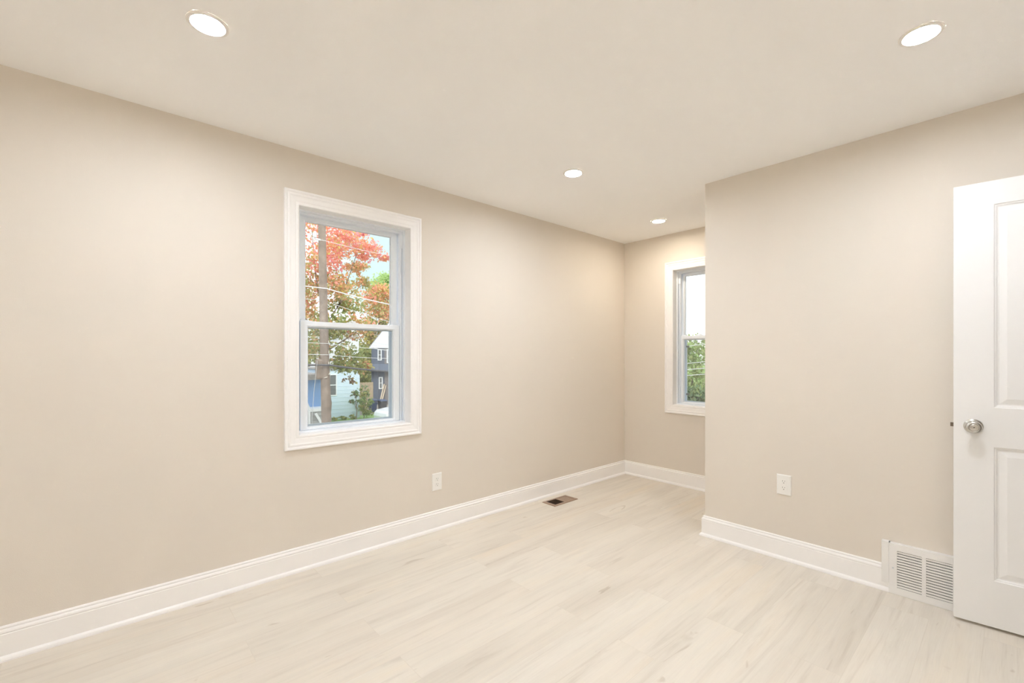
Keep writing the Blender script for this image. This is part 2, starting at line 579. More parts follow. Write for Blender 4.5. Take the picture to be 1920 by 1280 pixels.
make_window('window_1', (W1['c'], Y1, 0), 0, W1['w'], W1['zb'], W1['zt'], False,
            'white double hung window in the long wall, pole and red tree outside')
make_window('window_2', (XN, W2['c'], 0), -PI / 2, W2['w'], W2['zb'], W2['zt'], True,
            'white double hung window in the nook, half hidden by the wall corner', 0.018, (-0.147, 0.147))

# ------------------------------------------------------------------ open door
ang = math.radians(-85.1)
dr = (math.cos(ang), math.sin(ang))
DW, DT, DB, DTOP = 0.762, 0.035, 0.0135, 2.043
def door_mesh():
    bm = bmesh.new()
    panels = [(0.131, 0.223, DW - 0.131, 0.832), (0.131, 1.010, DW - 0.131, 1.935)]
    steps = [(0.0, 0.0), (0.003, 0.0035), (0.008, 0.0045), (0.011, 0.0075), (0.014, 0.0085), (0.018, 0.0085),
             (0.038, 0.0035), (0.041, 0.0025)]
    for side in (0, 1):
        yy = lambda d: d if side == 0 else DT - d
        xs = [0, panels[0][0], panels[0][2], DW]
        zs = [DB, panels[0][1], panels[0][3], panels[1][1], panels[1][3], DTOP]
        V = {}
        for i, x in enumerate(xs):
            for j, z in enumerate(zs):
                V[i, j] = bm.verts.new((x, yy(0), z))
        for i in range(3):
            for j in range(5):
                if i == 1 and j in (1, 3):
                    continue
                bm.faces.new((V[i, j], V[i + 1, j], V[i + 1, j + 1], V[i, j + 1]))
        for (a0, b0, a1, b1), j in zip(panels, (1, 3)):
            prev = [V[1, j], V[2, j], V[2, j + 1], V[1, j + 1]]
            for o, d in steps[1:]:
                cur = [bm.verts.new((x, yy(d), z)) for x, z in ((a0 + o, b0 + o), (a1 - o, b0 + o), (a1 - o, b1 - o), (a0 + o, b1 - o))]
                for k in range(4):
                    bm.faces.new((prev[k], prev[(k + 1) % 4], cur[(k + 1) % 4], cur[k]))
                prev = cur
            bm.faces.new(prev)
        if side == 0:
            F = V
    # edges
    for i in range(3):
        bm.faces.new((F[i, 0], F[i + 1, 0], V[i + 1, 0], V[i, 0]))
        bm.faces.new((F[i, 5], F[i + 1, 5], V[i + 1, 5], V[i, 5]))
    for j in range(5):
        bm.faces.new((F[0, j], F[0, j + 1], V[0, j + 1], V[0, j]))
        bm.faces.new((F[3, j], F[3, j + 1], V[3, j + 1], V[3, j]))
    return bm
door = struct(obj('door_1', door_mesh(), M['door']), 'open white two panel door with satin nickel knob at right edge of view')
door.location = (2.989, 0.1925, 0)
door.rotation_euler = (0, 0, ang)
kx, kz = 0.0655, 0.920
bm = bmesh.new()
lathe(bm, [(0.0335, 0.0), (0.0335, -0.003), (0.031, -0.0065), (0.024, -0.009), (0.016, -0.011), (0.0125, -0.014), (0.0115, -0.022),
           (0.014, -0.027), (0.022, -0.033), (0.0275, -0.040), (0.0285, -0.046), (0.0275, -0.051), (0.024, -0.055),
           (0.0195, -0.0572), (0.0185, -0.0565), (0.0178, -0.0545), (0.0165, -0.0545), (0.0155, -0.0565), (0.0125, -0.0575), (0.004, -0.0580)],
      'y', 48, (kx, 0, kz))
knob = obj('doorknob', bm, M['nickel'], door, True)
knob['label'] = 'satin nickel round knob with privacy pin hole'
bm = bmesh.new()
lathe(bm, [(0.0024, -0.0570), (0.0024, -0.0588)], 'y', 14, (kx, 0, kz))
obj('pin_hole', bm, M['hole_shade'], knob)
boxes('latch_bolt', M['latch'], door, [((-0.011, 0.010, kz - 0.009), (0.002, 0.025, kz + 0.009))], 0.001)
bm = bmesh.new()
lathe(bm, [(0.0335, DT), (0.0335, DT + 0.003), (0.024, DT + 0.008), (0.0125, DT + 0.012), (0.0125, DT + 0.022), (0.026, DT + 0.034),
           (0.027, DT + 0.042), (0.018, DT + 0.05), (0.004, DT + 0.05)], 'y', 32, (kx, 0, kz))
obj('back_doorknob', bm, M['nickel'], door, True)
for z in (0.25, 1.05, 1.85):
    bm = bmesh.new()
    lathe(bm, [(0.006, z - 0.045), (0.006, z + 0.045)], 'z', 12, (DW + 0.006, 0.004, 0))
    obj('hinge', bm, M['nickel'], door, True)

# ------------------------------------------------------------------ outlets
def outlet(loc, rotz, label):
    """Local frame: X along the wall, -Y out into the room, origin at the plate centre."""
    r = tag(empty('wall_outlet', loc, rotz), label, 'outlet', 'duplex outlets on the walls')
    bm = bmesh.new()
    w, h = 0.0400, 0.0615
    loops = []
    for o, y in ((0, 0), (0, -0.003), (0.003, -0.0058), (0.006, -0.0065)):
        loops.append([bm.verts.new(c) for c in ((-w + o, y, -h + o), (w - o, y, -h + o), (w - o, y, h - o), (-w + o, y, h - o))])
    for a, b in zip(loops, loops[1:]):
        for k in range(4):
            bm.faces.new((a[k], a[(k + 1) % 4], b[(k + 1) % 4], b[k]))
    bm.faces.new(loops[-1])
    bm.faces.new(loops[0][::-1])
    obj('cover_plate', bm, M['plastic'], r)
    for s in (1, -1):
        bm = bmesh.new()
        cz = s * 0.0195
        pts = []
        for k in range(32):
            a = 2 * PI * k / 32
            pts.append((0.0172 * math.cos(a), max(-0.0135, min(0.0135, 0.0172 * math.sin(a)))))
        f = [bm.verts.new((x, -0.0085, cz + z)) for x, z in pts]
        b = [bm.verts.new((x * 1.03, -0.0055, cz + z * 1.03)) for x, z in pts]
        bm.faces.new(f)
        bm.faces.new(b[::-1])
        for k in range(32):
            bm.faces.new((f[k], f[(k + 1) % 32], b[(k + 1) % 32], b[k]))
        rc = obj('receptacle', bm, M['plastic'], r)
        bm = bmesh.new()
        box(bm, (-0.0074, -0.0088, cz + 0.0005), (-0.0052, -0.007, cz + 0.0085))
        box(bm, (0.0052, -0.0088, cz + 0.0015), (0.0072, -0.007, cz + 0.0080))
        lathe(bm, [(0.0027, -0.007), (0.0027, -0.0088)], 'y', 14, (0, 0, cz - 0.0070))
        obj('slots', bm, M['slot'], rc)
    bm = bmesh.new()
    lathe(bm, [(0.0032, -0.006), (0.003, -0.0078), (0.001, -0.0082)], 'y', 14)
    obj('screw', bm, M['plastic'], r, True)
    return r
outlet((1.775, Y1, 0.3425), 0, 'white duplex outlet on the long wall, right of the large window')
outlet((X1, 0.946, 0.455), -PI / 2, 'white duplex outlet on the wall above the baseboard, left of the open door')

# ------------------------------------------------------------------ return air grille, beside the door
gr = tag(empty('return_grille', (X1, 0.305, 0)), 'white louvred return air grille low on the wall, partly behind the open door', 'vent')
XF = -0.030                             # face of the grille, relative to the wall
yb = [(0.1045, 0.008), (-0.008, -0.1045)]   # louvre banks (local y)
z0b, z1b = 0.0375, 0.2285
bm = bmesh.new()
yo = (0.138, -0.138)
zt_g = 0.263
box(bm, (XF, yo[0], 0.001), (XF + 0.004, yb[0][0], zt_g))
box(bm, (XF, yb[0][1], 0.001), (XF + 0.004, yb[1][0], zt_g))
box(bm, (XF, yb[1][1], 0.001), (XF + 0.004, yo[1], zt_g))
for a, b in yb:
    box(bm, (XF, a, 0.001), (XF + 0.004, b, z0b))
    box(bm, (XF, a, z1b), (XF + 0.004, b, zt_g))
box(bm, (XF + 0.004, yo[0], 0.001), (-0.0005, yo[0] - 0.003, zt_g))
box(bm, (XF + 0.004, yo[1], 0.001), (-0.0005, yo[1] + 0.003, zt_g))
box(bm, (XF + 0.004, yo[0], zt_g - 0.003), (-0.0005, yo[1], zt_g))
obj('face_frame', bm, M['grille'], gr)
for a, b in yb:
    bm = bmesh.new()
    n_s = 14
    pitch = (z1b - z0b) / n_s
    for k in range(n_s):
        zc = z0b + (k + 0.5) * pitch
        beam(bm, (XF + 0.0045, a, zc - 0.0002), (XF + 0.0045, b, zc - 0.0002), 0.0030, pitch * 0.70)
    obj('louvre_bank', bm, M['grille'], gr)
boxes('duct_opening_shade', M['grille_back'], gr, [((-0.004, yo[0] - 0.006, 0.004), (-0.001, yo[1] + 0.006, zt_g - 0.006))])  # flat plate on the wall, shade behind the louvres painted in
boxes('side_flange', M['grille'], gr, [((XF, yo[0] + 0.0005, 0.048), (XF + 0.009, yo[0] + 0.030, 0.266)),
                                      ((XF + 0.009, yo[0] + 0.0005, 0.1385), (-0.0005, yo[0] + 0.030, 0.266))])
bm = bmesh.new()
lathe(bm, [(0.004, XF + 0.001), (0.0038, XF - 0.0012), (0.0015, XF - 0.002)], 'x', 14, (0, 0.121, 0.135))
obj('screw', bm, M['screen_frame'], gr, True)

# ------------------------------------------------------------------ floor register
rg = tag(empty('floor_register', (2.912, 2.6135, 0)), 'brown metal floor register with one open dark half beside the left baseboard', 'vent')
hx, hy = 0.149, 0.0745
ix, iy = 0.120, 0.052
bm = bmesh.new()
def flat_ring(bm, ox, oy, qx, qy, z0, z1, x_off=0.0):
    lo = [bm.verts.new((x_off + sx * ox, sy * oy, z0)) for sx, sy in ((-1, -1), (1, -1), (1, 1), (-1, 1))]
    mo = [bm.verts.new((x_off + sx * (ox - 0.006), sy * (oy - 0.006), z1)) for sx, sy in ((-1, -1), (1, -1), (1, 1), (-1, 1))]
    mi = [bm.verts.new((x_off + sx * qx, sy * qy, z1)) for sx, sy in ((-1, -1), (1, -1), (1, 1), (-1, 1))]
    li = [bm.verts.new((x_off + sx * qx, sy * qy, z0)) for sx, sy in ((-1, -1), (1, -1), (1, 1), (-1, 1))]
    for a, b in ((lo, mo), (mo, mi), (mi, li), (li, lo)):
        for k in range(4):
            bm.faces.new((a[k], a[(k + 1) % 4], b[(k + 1) % 4], b[k]))
flat_ring(bm, hx, hy, ix, iy, 0.0003, 0.006)
box(bm, (-0.004, -iy, 0.0006), (0.004, iy, 0.0058))
obj('rim', bm, M['bronze'], rg)
boxes('duct_opening_shade', M['hole_shade'], rg, [((-ix, -iy, 0.0003), (-0.004, iy, 0.0009))])  # flat dark plate on the floor, painting the shade down the duct
bm = bmesh.new()
for k in range(11):
    x = -ix + 0.006 + k * 0.0103
    beam(bm, (x, -iy, 0.0028), (x, iy, 0.0028), 0.0018, 0.003)
for y in (-0.018, 0.018):
    beam(bm, (-ix, y, 0.0024), (-0.004, y, 0.0024), 0.002, 0.002)
obj('open_louvres', bm, M['bronze_shaded'], rg)
bm = bmesh.new()
for k in range(11):
    x = 0.004 + 0.0056 + k * 0.0104
    beam(bm, (x, -iy, 0.0034), (x, iy, 0.0034), 0.0098, 0.0022)
box(bm, (0.004, -iy, 0.0004), (ix, iy, 0.0022))
obj('closed_louvres', bm, M['bronze'], rg)

# ------------------------------------------------------------------ recessed ceiling lights
def downlight():
    r = empty('recessed_light', (0, 0, H))
    bm = bmesh.new()
    lathe(bm, [(0.066, -0.0002), (0.0655, -0.004), (0.062, -0.0065), (0.054, -0.0065), (0.0505, -0.004), (0.0495, -0.0012), (0.0495, -0.0002)],
          'z', 56, caps=False)
    obj('trim_ring', bm, M['lamp_trim'], r, True)
    bm = bmesh.new()
    lathe(bm, [(0.0490, -0.0006), (0.0490, -0.0022)], 'z', 56)
    obj('lens', bm, M['lens'], r)
    return r
LIGHTS = [((0.276, 1.9415), 'lit round recessed light nearest the left edge, above the long wall'),
          ((2.2517, 0.2315), 'lit round recessed light in the ceiling above the open door side'),
          ((2.272, 1.9256), 'lit round recessed light in the ceiling, middle of the room'),
          ((3.6415, 2.105), 'smallest lit round recessed light, inside the nook before the far window'),
          ((0.276, 0.2315), 'lit round recessed light straight above the viewpoint'),
          ((-1.70, 0.2315), 'added unseen round fill light behind the viewpoint, farthest from the windows')]  # unseen lamp added to fill the room from behind the camera
proto = downlight()
for i, ((x, y), lab) in enumerate(LIGHTS):
    o = proto
    if i:
        o = proto.copy()
        COL.objects.link(o)
        for c in proto.children:
            d = c.copy()
            COL.objects.link(d)
            d.parent = o
    o.location = (x, y, H)
    for c in o.children:
        if 'nook' in lab and c.name.startswith('lens'):
            c.material_slots[0].link = 'OBJECT'
            c.material_slots[0].material = M['lens_nook']
    tag(o, lab, 'ceiling light', 'recessed ceiling lights')

# ================================================================== outside
G = -3.0                                # street level, one storey down
M['asphalt'] = mat('asphalt_drive', (0.25, 0.225, 0.195), 0.9, vary=(1.5, 0.15))
M['lawn'] = mat('lawn_green', (0.26, 0.42, 0.12), 0.9, vary=(3.0, 0.3))
M['pole'] = mat('weathered_pole', (0.25, 0.195, 0.155), 0.85, vary=(5.0, 0.25))
M['bark'] = mat('bark', (0.24, 0.19, 0.155), 0.9, vary=(6, 0.25))
M['pale_siding'] = mat('pale_blue_siding', (0.66, 0.79, 0.88), 0.7)
M['white_siding'] = mat('white_siding', (0.82, 0.85, 0.86), 0.7)
M['blue_wall'] = mat('blue_paint', (0.20, 0.38, 0.68), 0.6)
M['slate'] = mat('slate_siding', (0.115, 0.14, 0.19), 0.7)
M['taupe'] = mat('taupe_siding', (0.24, 0.215, 0.21), 0.7)
M['grey_roof'] = mat('grey_shingle', (0.30, 0.29, 0.28), 0.9, vary=(8, 0.2))
M['grey_board'] = mat('grey_boards', (0.45, 0.46, 0.45), 0.8)
M['ext_white'] = mat('outside_white_paint', (0.86, 0.88, 0.88), 0.5)
M['dark_glass'] = mat('dark_pane', (0.16, 0.17, 0.17), 0.2)
M['fence'] = mat('cedar_fence', (0.47, 0.37, 0.25), 0.85, vary=(5, 0.2))
M['timber'] = mat('raw_timber', (0.62, 0.50, 0.36), 0.8)
M['bin_blue'] = mat('blue_bin_plastic', (0.045, 0.075, 0.16), 0.5)
M['bin_black'] = mat('black_bin_plastic', (0.05, 0.05, 0.055), 0.5)
M['car'] = mat('white_car_paint', (0.84, 0.85, 0.86), 0.25, coat=0.6)
M['car_glass'] = mat('car_glass', (0.09, 0.11, 0.12), 0.1)
M['tyre'] = mat('tyre_rubber', (0.04, 0.04, 0.045), 0.8)
M['wire_light'] = mat('pale_wire', (0.72, 0.73, 0.72), 0.6)
M['wire_dark'] = mat('dark_cable', (0.11, 0.11, 0.12), 0.6)
M['tag'] = mat('pale_pole_tag', (0.72, 0.68, 0.58), 0.6)

def leaf_mat(name, c):
    m = mat(name, c, 0.6, spec=0.2)
    n = m.node_tree.nodes
    l = m.node_tree.links
    b = n['Principled BSDF']
    tr = n.new('ShaderNodeBsdfTranslucent')
    tr.inputs['Color'].default_value = (*[min(1, x * 1.25) for x in c], 1)
    mx = n.new('ShaderNodeMixShader')
    mx.inputs['Fac'].default_value = 0.4
    l.new(b.outputs['BSDF'], mx.inputs[1])
    l.new(tr.outputs['BSDF'], mx.inputs[2])
    l.new(mx.outputs['Shader'], n['Material Output'].inputs['Surface'])
    return m
LEAF = {'red': leaf_mat('leaf_red', (0.80, 0.34, 0.26)), 'pink': leaf_mat('leaf_pink', (0.78, 0.36, 0.40)),
        'orange': leaf_mat('leaf_orange', (0.74, 0.44, 0.24)), 'olive': leaf_mat('leaf_olive', (0.44, 0.42, 0.17)),
        'green': leaf_mat('leaf_green', (0.33, 0.39, 0.16)), 'bright': leaf_mat('leaf_bright', (0.45, 0.60, 0.26)),
        'deep': leaf_mat('leaf_deep', (0.20, 0.29, 0.15)), 'bronze': leaf_mat('leaf_bronze', (0.25, 0.17, 0.11)),
        'gold': leaf_mat('leaf_gold', (0.60, 0.52, 0.16))}

def foliage(parent, blobs, size, name='foliage'):
    """blobs: (x, y, z, rx, rz, leaves, {colour: weight}); every leaf a small bent lozenge."""
    keys = sorted({k for b in blobs for k in b[6]})
    V, Fc, Mi = [], [], []
    for x, y, z, rx, rz, cnt, cols in blobs:
        cnt = int(cnt * 1.3)
        ks = list(cols)
        ws = np.array([cols[k] for k in ks], float)
        ws /= ws.sum()
        d = rng.normal(size=(cnt, 3))
        d /= np.linalg.norm(d, axis=1)[:, None]
        # leaves gather in sprigs towards the outside of the blob
        hubs = d[: max(6, cnt // 14)] * (rng.random((max(6, cnt // 14), 1)) ** 0.5)
        hcol = rng.choice(len(ks), size=len(hubs), p=ws)
        pick = rng.integers(0, len(hubs), cnt)
        p = hubs[pick] + rng.normal(size=(cnt, 3)) * 0.2
        p = p * np.array([rx, rx, rz]) + np.array([x, y, z])
        col = np.where(rng.random(cnt) < 0.6, hcol[pick], rng.choice(len(ks), size=cnt, p=ws))
        for i in range(cnt):
            s = size * (0.6 + 0.8 * rng.random())
            a = rng.normal(size=3)
            a /= np.linalg.norm(a)
            b = np.cross(a, rng.normal(size=3))
            b /= np.linalg.norm(b)
            c = np.cross(a, b)
            k = len(V)
            V += [p[i] - a * s * 0.6, p[i] + b * s * 0.38 + c * s * 0.12, p[i] + a * s * 0.6, p[i] - b * s * 0.38 + c * s * 0.12]
            Fc += [(k, k + 1, k + 2), (k, k + 2, k + 3)]
            m = keys.index(ks[col[i]])
            Mi += [m, m]
    me = bpy.data.meshes.new(name)
    me.from_pydata([tuple(v) for v in V], [], Fc)
    for k in keys:
        me.materials.append(LEAF[k])
    me.polygons.foreach_set('material_index', Mi)
    o = bpy.data.objects.new(name, me)
    COL.objects.link(o)
    o.parent = parent
    return o

def tree(name, loc, trunk, limbs, blobs, size, label, cat='tree', group=None):
    """trunk = (height, radius, top radius); limbs = lists of points; all relative to loc."""
    r = tag(empty(name, loc), label, cat, group)
    bm = bmesh.new()
    h, r0, r1 = trunk
    tube(bm, [(0, 0, 0), (0.03 * h, 0, 0.35 * h), (-0.01 * h, 0.01 * h, 0.7 * h), (0, 0, h)], [r0, r0 * .85, (r0 + r1) / 2, r1], 10)
    for pts, a, b in limbs:
        k = len(pts)
        tube(bm, pts, [a + (b - a) * i / (k - 1) for i in range(k)], 6)
    obj('trunk', bm, M['bark'], r, True)
    foliage(r, blobs, size)
    return r

# ground
struct(boxes('ground', M['asphalt'], None, [((-40, 3.2, G - 0.4), (110, 110, G)), ((4.6, -60, G - 0.4), (110, 3.2, G))]), 'street and drive below')
struct(boxes('lawn', M['lawn'], None, [((9.2, 22.5, G), (14.3, 31.0, G + 0.04))]), 'lawn before the pale house')

# utility pole
up = tag(empty('utility_pole', (5.03, 14.0, G)), 'weathered brown wooden utility pole outside the large window', 'pole')
bm = bmesh.new()
tube(bm, [(0.0, 0, 0), (-0.02, 0, 2.3), (-0.10, 0, 5.4), (-0.155, 0, 8.2), (-0.18, 0, 9.6)], [0.150, 0.142, 0.122, 0.106, 0.10], 20)
obj('shaft', bm, M['pole'], up, True)
bm = bmesh.new()
beam(bm, (-0.14, -0.05, 7.72), (-0.36, -0.05, 7.74), 0.05, 0.045)
obj('bracket', bm, M['ext_white'], up)
bm = bmesh.new()
lathe(bm, [(0.02, 7.76), (0.055, 7.79), (0.05, 7.85), (0.06, 7.87), (0.045, 7.93), (0.02, 7.96)], 'z', 16, (-0.37, -0.05, 0))
obj('insulator', bm, M['wire_light'], up, True)
bm = bmesh.new()
box(bm, (-0.33, -0.10, 3.55), (-0.15, 0.12, 4.15), 0.06)
obj('splice_box', bm, M['pole'], up)
for dx, z, rz in ((-0.01, 4.66, 0), (0.0, 4.36, 0), (-0.01, 4.02, 0), (0.02, 3.72, 0.5), (-0.09, 3.60, 1.3)):
    bm = bmesh.new()
    beam(bm, (dx - 0.05 * math.sin(rz), -0.150, z - 0.05 * math.cos(rz)), (dx + 0.05 * math.sin(rz), -0.148, z + 0.05 * math.cos(rz)), 0.045, 0.012)
    obj('tag', bm, M['tag'], up)

def wire(name, pts, r, m, label, group):
    bm = bmesh.new()
    P = []
    for a, b in zip(pts, pts[1:]):
        a, b = Vector(a), Vector(b)
        L = (b - a).length
        for k in range(8):
            t = k / 8
            q = a.lerp(b, t)
            q.z -= 4 * t * (1 - t) * L * 0.012
            P.append(q)
    P.append(Vector(pts[-1]))
    tube(bm, P, r, 6)
    return tag(obj(name, bm, m, None, True), label, 'wire', group)
WG = 'overhead wires on the utility pole'
def pole_wire(z, zr, r, m, label, zl=None, y=13.84):
    s = (zr - z) / 2.15
    zl = z if zl is None else zl
    x = 5.03 - 0.02 * z
    wire('overhead_wire', [(-12, y, zl + 1.0), (x, y, z), (7.18, y, zr), (15, y, zr + s * 3.6)], r, m, label, WG)
pole_wire(3.27, 2.93, 0.016, M['wire_light'], 'thick pale overhead wire crossing the upper pane below the red leaves')
pole_wire(4.70, 4.56, 0.007, M['wire_light'], 'thin pale overhead wire crossing the red leaves, highest of the wires')
pole_wire(2.95, 2.40, 0.007, M['wire_light'], 'thin pale overhead wire falling to the right just above the meeting rail', 2.4, 14.16)
pole_wire(0.97, 0.72, 0.032, M['wire_dark'], 'thick black cable crossing the lower pane before the pale house', None, 13.80)
pole_wire(1.62, 1.44, 0.008, M['wire_light'], 'thin pale overhead wire, upper of the pair crossing the lower pane')
pole_wire(1.28, 1.16, 0.008, M['wire_light'], 'thin pale overhead wire just above the thick black cable')
bm = bmesh.new()
tube(bm, [(4.66, 13.76, 1.1), (4.56, 13.74, 0.2), (4.5, 13.74, -0.6), (4.62, 13.74, -1.6), (4.78, 13.76, -2.9)], 0.007, 6)
tag(obj('hanging_cable', bm, M['grey_board'], None, True), 'slack grey cable hanging along the left side of the utility pole', 'wire')

# the big maple behind the pole
RED, ORG, GRN = {'red': 4, 'pink': 2, 'orange': 3.5, 'gold': 0.8}, {'orange': 4, 'olive': 4, 'red': 1.2, 'gold': 1}, {'green': 4, 'olive': 4, 'orange': 0.8}
MB = [(-2.6, 0.4, 9.6, 1.5, 1.1, 798, RED), (-0.6, 0, 10.0, 1.3, 1.0, 912, RED), (0.85, 0, 9.45, 0.95, 0.8, 798, RED), (2.0, 0.2, 9.2, 0.65, 0.55, 494, RED),
      (2.75, 0.2, 8.95, 0.32, 0.25, 114, RED), (1.75, 0.6, 10.05, 0.42, 0.22, 133, {'pink': 1}), (0.1, -0.4, 8.5, 0.8, 0.7, 646, RED),
      (1.5, 0.3, 8.35, 0.55, 0.35, 266, ORG), (-1.6, 0, 8.2, 1.2, 0.9, 722, ORG), (-0.7, 0.6, 7.3, 0.9, 0.9, 940, ORG),
      (0.55, 0, 7.3, 0.85, 0.7, 855, ORG), (1.75, 0.1, 7.65, 0.40, 0.40, 171, {'olive': 3, 'orange': 2, 'bronze': 1}), (-1.8, 0.2, 6.7, 1.2, 0.9, 722, GRN),
      (-0.5, 0.8, 6.1, 0.9, 0.7, 741, ORG), (1.1, 0.5, 6.55, 0.75, 0.45, 427, GRN), (0.3, 0, 5.45, 0.9, 0.7, 627, GRN), (1.5, 0.2, 5.55, 0.8, 0.55, 494, ORG),
      (-1.4, 0, 5.2, 1.1, 0.8, 722, GRN), (-0.7, 0, 4.4, 1.0, 0.6, 646, GRN), (0.6, -0.1, 4.55, 0.7, 0.5, 228, GRN), (1.45, -0.2, 4.3, 0.55, 0.4, 142, GRN),
      (1.2, -0.2, 3.7, 0.55, 0.35, 323, GRN), (1.75, -0.2, 3.75, 0.35, 0.25, 133, ORG), (1.0, -0.3, 3.2, 0.38, 0.2, 36, {'bronze': 3, 'olive': 1}),
      (0.55, -0.2, 3.9, 0.5, 0.3, 228, GRN)]
tree('maple_tree', (7.05, 20.0, G), (6.2, 0.17, 0.10),
     [([(0, 0, 5.4), (0.7, 0, 6.6), (1.2, 0.1, 8.0), (1.7, 0.2, 9.4)], 0.045, 0.012), ([(0, 0, 6.0), (-0.3, 0.1, 7.6), (-0.5, 0, 9.6)], 0.05, 0.012),
      ([(0, 0, 4.9), (-0.9, 0, 6.0), (-1.8, 0, 7.6)], 0.045, 0.012), ([(0, 0, 4.4), (0.8, 0, 4.9), (1.6, 0.1, 5.4)], 0.05, 0.015),
      ([(0, 0, 4.0), (0.7, -0.1, 4.1), (1.5, -0.2, 3.8)], 0.04, 0.012), ([(0.3, 0, 6.0), (1.0, 0.1, 6.9), (1.9, 0.1, 7.6)], 0.025, 0.01)],
     MB, 0.12, 'large maple with red crown and green lower leaves behind the utility pole')
tree('maple_tree', (24.1, 50.0, G), (9.0, 0.25, 0.14), [([(0, 0, 7.0), (0.8, 0, 9.5), (1.1, 0, 12.0)], 0.09, 0.03)],
     [(0.2, 0, 12.1, 1.6, 1.1, 420, ORG), (-1.3, 0, 10.9, 1.5, 1.2, 460, ORG), (1.5, 0, 10.6, 1.7, 1.4, 480, ORG), (0.0, 0, 9.2, 2.0, 1.3, 560, ORG), (-1.0, 0, 7.6, 1.8, 1.2, 520, GRN),
      (1.5, 0, 8.0, 1.6, 1.2, 360, GRN), (-1.5, 0, 5.9, 1.6, 1.3, 520, {'olive': 4, 'gold': 1, 'bronze': 1}), (-1.6, 0, 3.8, 1.7, 1.3, 560, {'olive': 3, 'deep': 1, 'gold': 1}),
      (-1.5, 0, 1.8, 1.7, 1.2, 420, {'olive': 2, 'deep': 1})],
     0.27, 'orange and olive tree at the right side of the upper pane')
tree('leafy_tree', (29.7, 60.0, G), (12.0, 0.25, 0.12), [],
     [(0, 0, 15.2, 1.6, 1.0, 480, {'bright': 1}), (-1.1, 0, 14.0, 1.5, 1.1, 460, {'bright': 3, 'gold': 1}), (1.4, 0, 14.2, 1.7, 1.2, 480, {'bright': 1}), (0, 0, 12.2, 2.2, 1.5, 480, {'bright': 1, 'green': 1})],
     0.32, 'bright green tree top far behind the orange tree')
for i, (x, y, s, cols, lab) in enumerate([
        (14.6, 47, 1.0, {'green': 2, 'olive': 2}, 'olive tree far left behind the blue house'),
        (21.6, 46.0, 0.8, {'olive': 2, 'green': 3}, 'green tree behind the pale house roof')]):
    tree('background_tree', (x - 1.0 * i * 2.2, y, G), (3.6 * s, 0.2, 0.12), [],
         [(0, 0, 5.6 * s, 1.9 * s, 1.5 * s, 620, cols), (-1.2 * s, 0, 4.2 * s, 1.6 * s, 1.3 * s, 520, cols), (1.2 * s, 0, 4.3 * s, 1.6 * s, 1.3 * s, 520, cols),
          (0, -0.5, 2.8 * s, 2.2 * s, 1.4 * s, 660, cols)], 0.30, lab, 'tree', 'trees behind the houses')

# pale blue house
def house_window(parent, x, y, z, w, h, fr=0.07):
    """Double hung window facing the street (-Y): frame with rails, its pane a sub-part."""
    bm = bmesh.new()
    ring_box(bm, (x - w / 2, z, x + w / 2, z + h), (x - w / 2 + fr, z + fr, x + w / 2 - fr, z + h - fr), y - 0.05, y - 0.002)
    box(bm, (x - w / 2 + fr, y - 0.045, z + h * 0.48), (x + w / 2 - fr, y - 0.01, z + h * 0.52))
    f = obj('window', bm, M['ext_white'], parent)
    boxes('pane', M['dark_glass'], f, [((x - w / 2 + fr, y - 0.02, z + fr), (x + w / 2 - fr, y - 0.012, z + h - fr))])
    return f
hs = tag(empty('pale_house', (11.6, 30.0, G)), 'pale blue house with a white upper storey behind the small tree', 'house')
bm = bmesh.new()
box(bm, (-1.25, 0, 0), (1.38, 8, 3.35))
for k in range(13):
    box(bm, (-1.25, -0.012, 0.25 * k + 0.22), (1.38, 0, 0.25 * k + 0.25))
obj('wall', bm, M['pale_siding'], hs)
bm = bmesh.new()
box(bm, (0.05, 0.3, 3.35), (1.45, 6, 5.58))
obj('upper_wall', bm, M['white_siding'], hs)
boxes('cornice', M['ext_white'], hs, [((-0.1, 0.15, 5.58), (1.72, 6.1, 5.74)), ((0.0, 0.22, 5.45), (1.6, 6.05, 5.58))])
boxes('roof', M['grey_roof'], hs, [((-1.35, -0.1, 3.35), (0.05, 8.1, 3.43)), ((0.0, 0.3, 5.74), (1.62, 6, 5.84))])
house_window(hs, -0.45, 0, 1.62, 0.50, 1.42, 0.06)
house_window(hs, 1.0, 0.3, 3.60, 0.80, 0.55, 0.10)
bm = bmesh.new()
beam(bm, (-0.83, -0.06, 0.05), (-0.83, -0.06, 3.2), 0.08, 0.08)
obj('downspout', bm, M['ext_white'], hs)

# blue house with porch
bh = tag(empty('blue_house', (8.0, 25.0, G)), 'bright blue house wall with a white porch left of the pole', 'house')
boxes('wall', M['blue_wall'], bh, [((-5, 1.0, 0), (1.0, 8, 2.95))])
boxes('roof', M['grey_roof'], bh, [((-5.2, 0.3, 2.95), (1.15, 8.2, 3.25))])
boxes('porch_deck', M['ext_white'], bh, [((-5, 0, 1.27), (0.95, 1.0, 1.43))])
bm = bmesh.new()
for k in range(6):
    box(bm, (-5, 0.03, 0.02 + 0.2 * k), (0.9, 0.06, 0.20 + 0.2 * k))
box(bm, (-5, 0.07, 0), (0.9, 0.11, 1.27))
obj('porch_skirt', bm, M['grey_board'], bh)
bm = bmesh.new()
beam(bm, (0.03, -0.06, 0), (0.03, -0.06, 1.35), 0.09, 0.09)
obj('post', bm, M['ext_white'], bh)
bm = bmesh.new()
beam(bm, (0.34, -0.12, 1.18), (0.98, -0.12, 0.0), 0.09, 0.12)
beam(bm, (-0.55, -0.12, 2.9), (0.05, -0.12, 1.38), 0.07, 0.09)
obj('stair_rail', bm, M['ext_white'], bh)

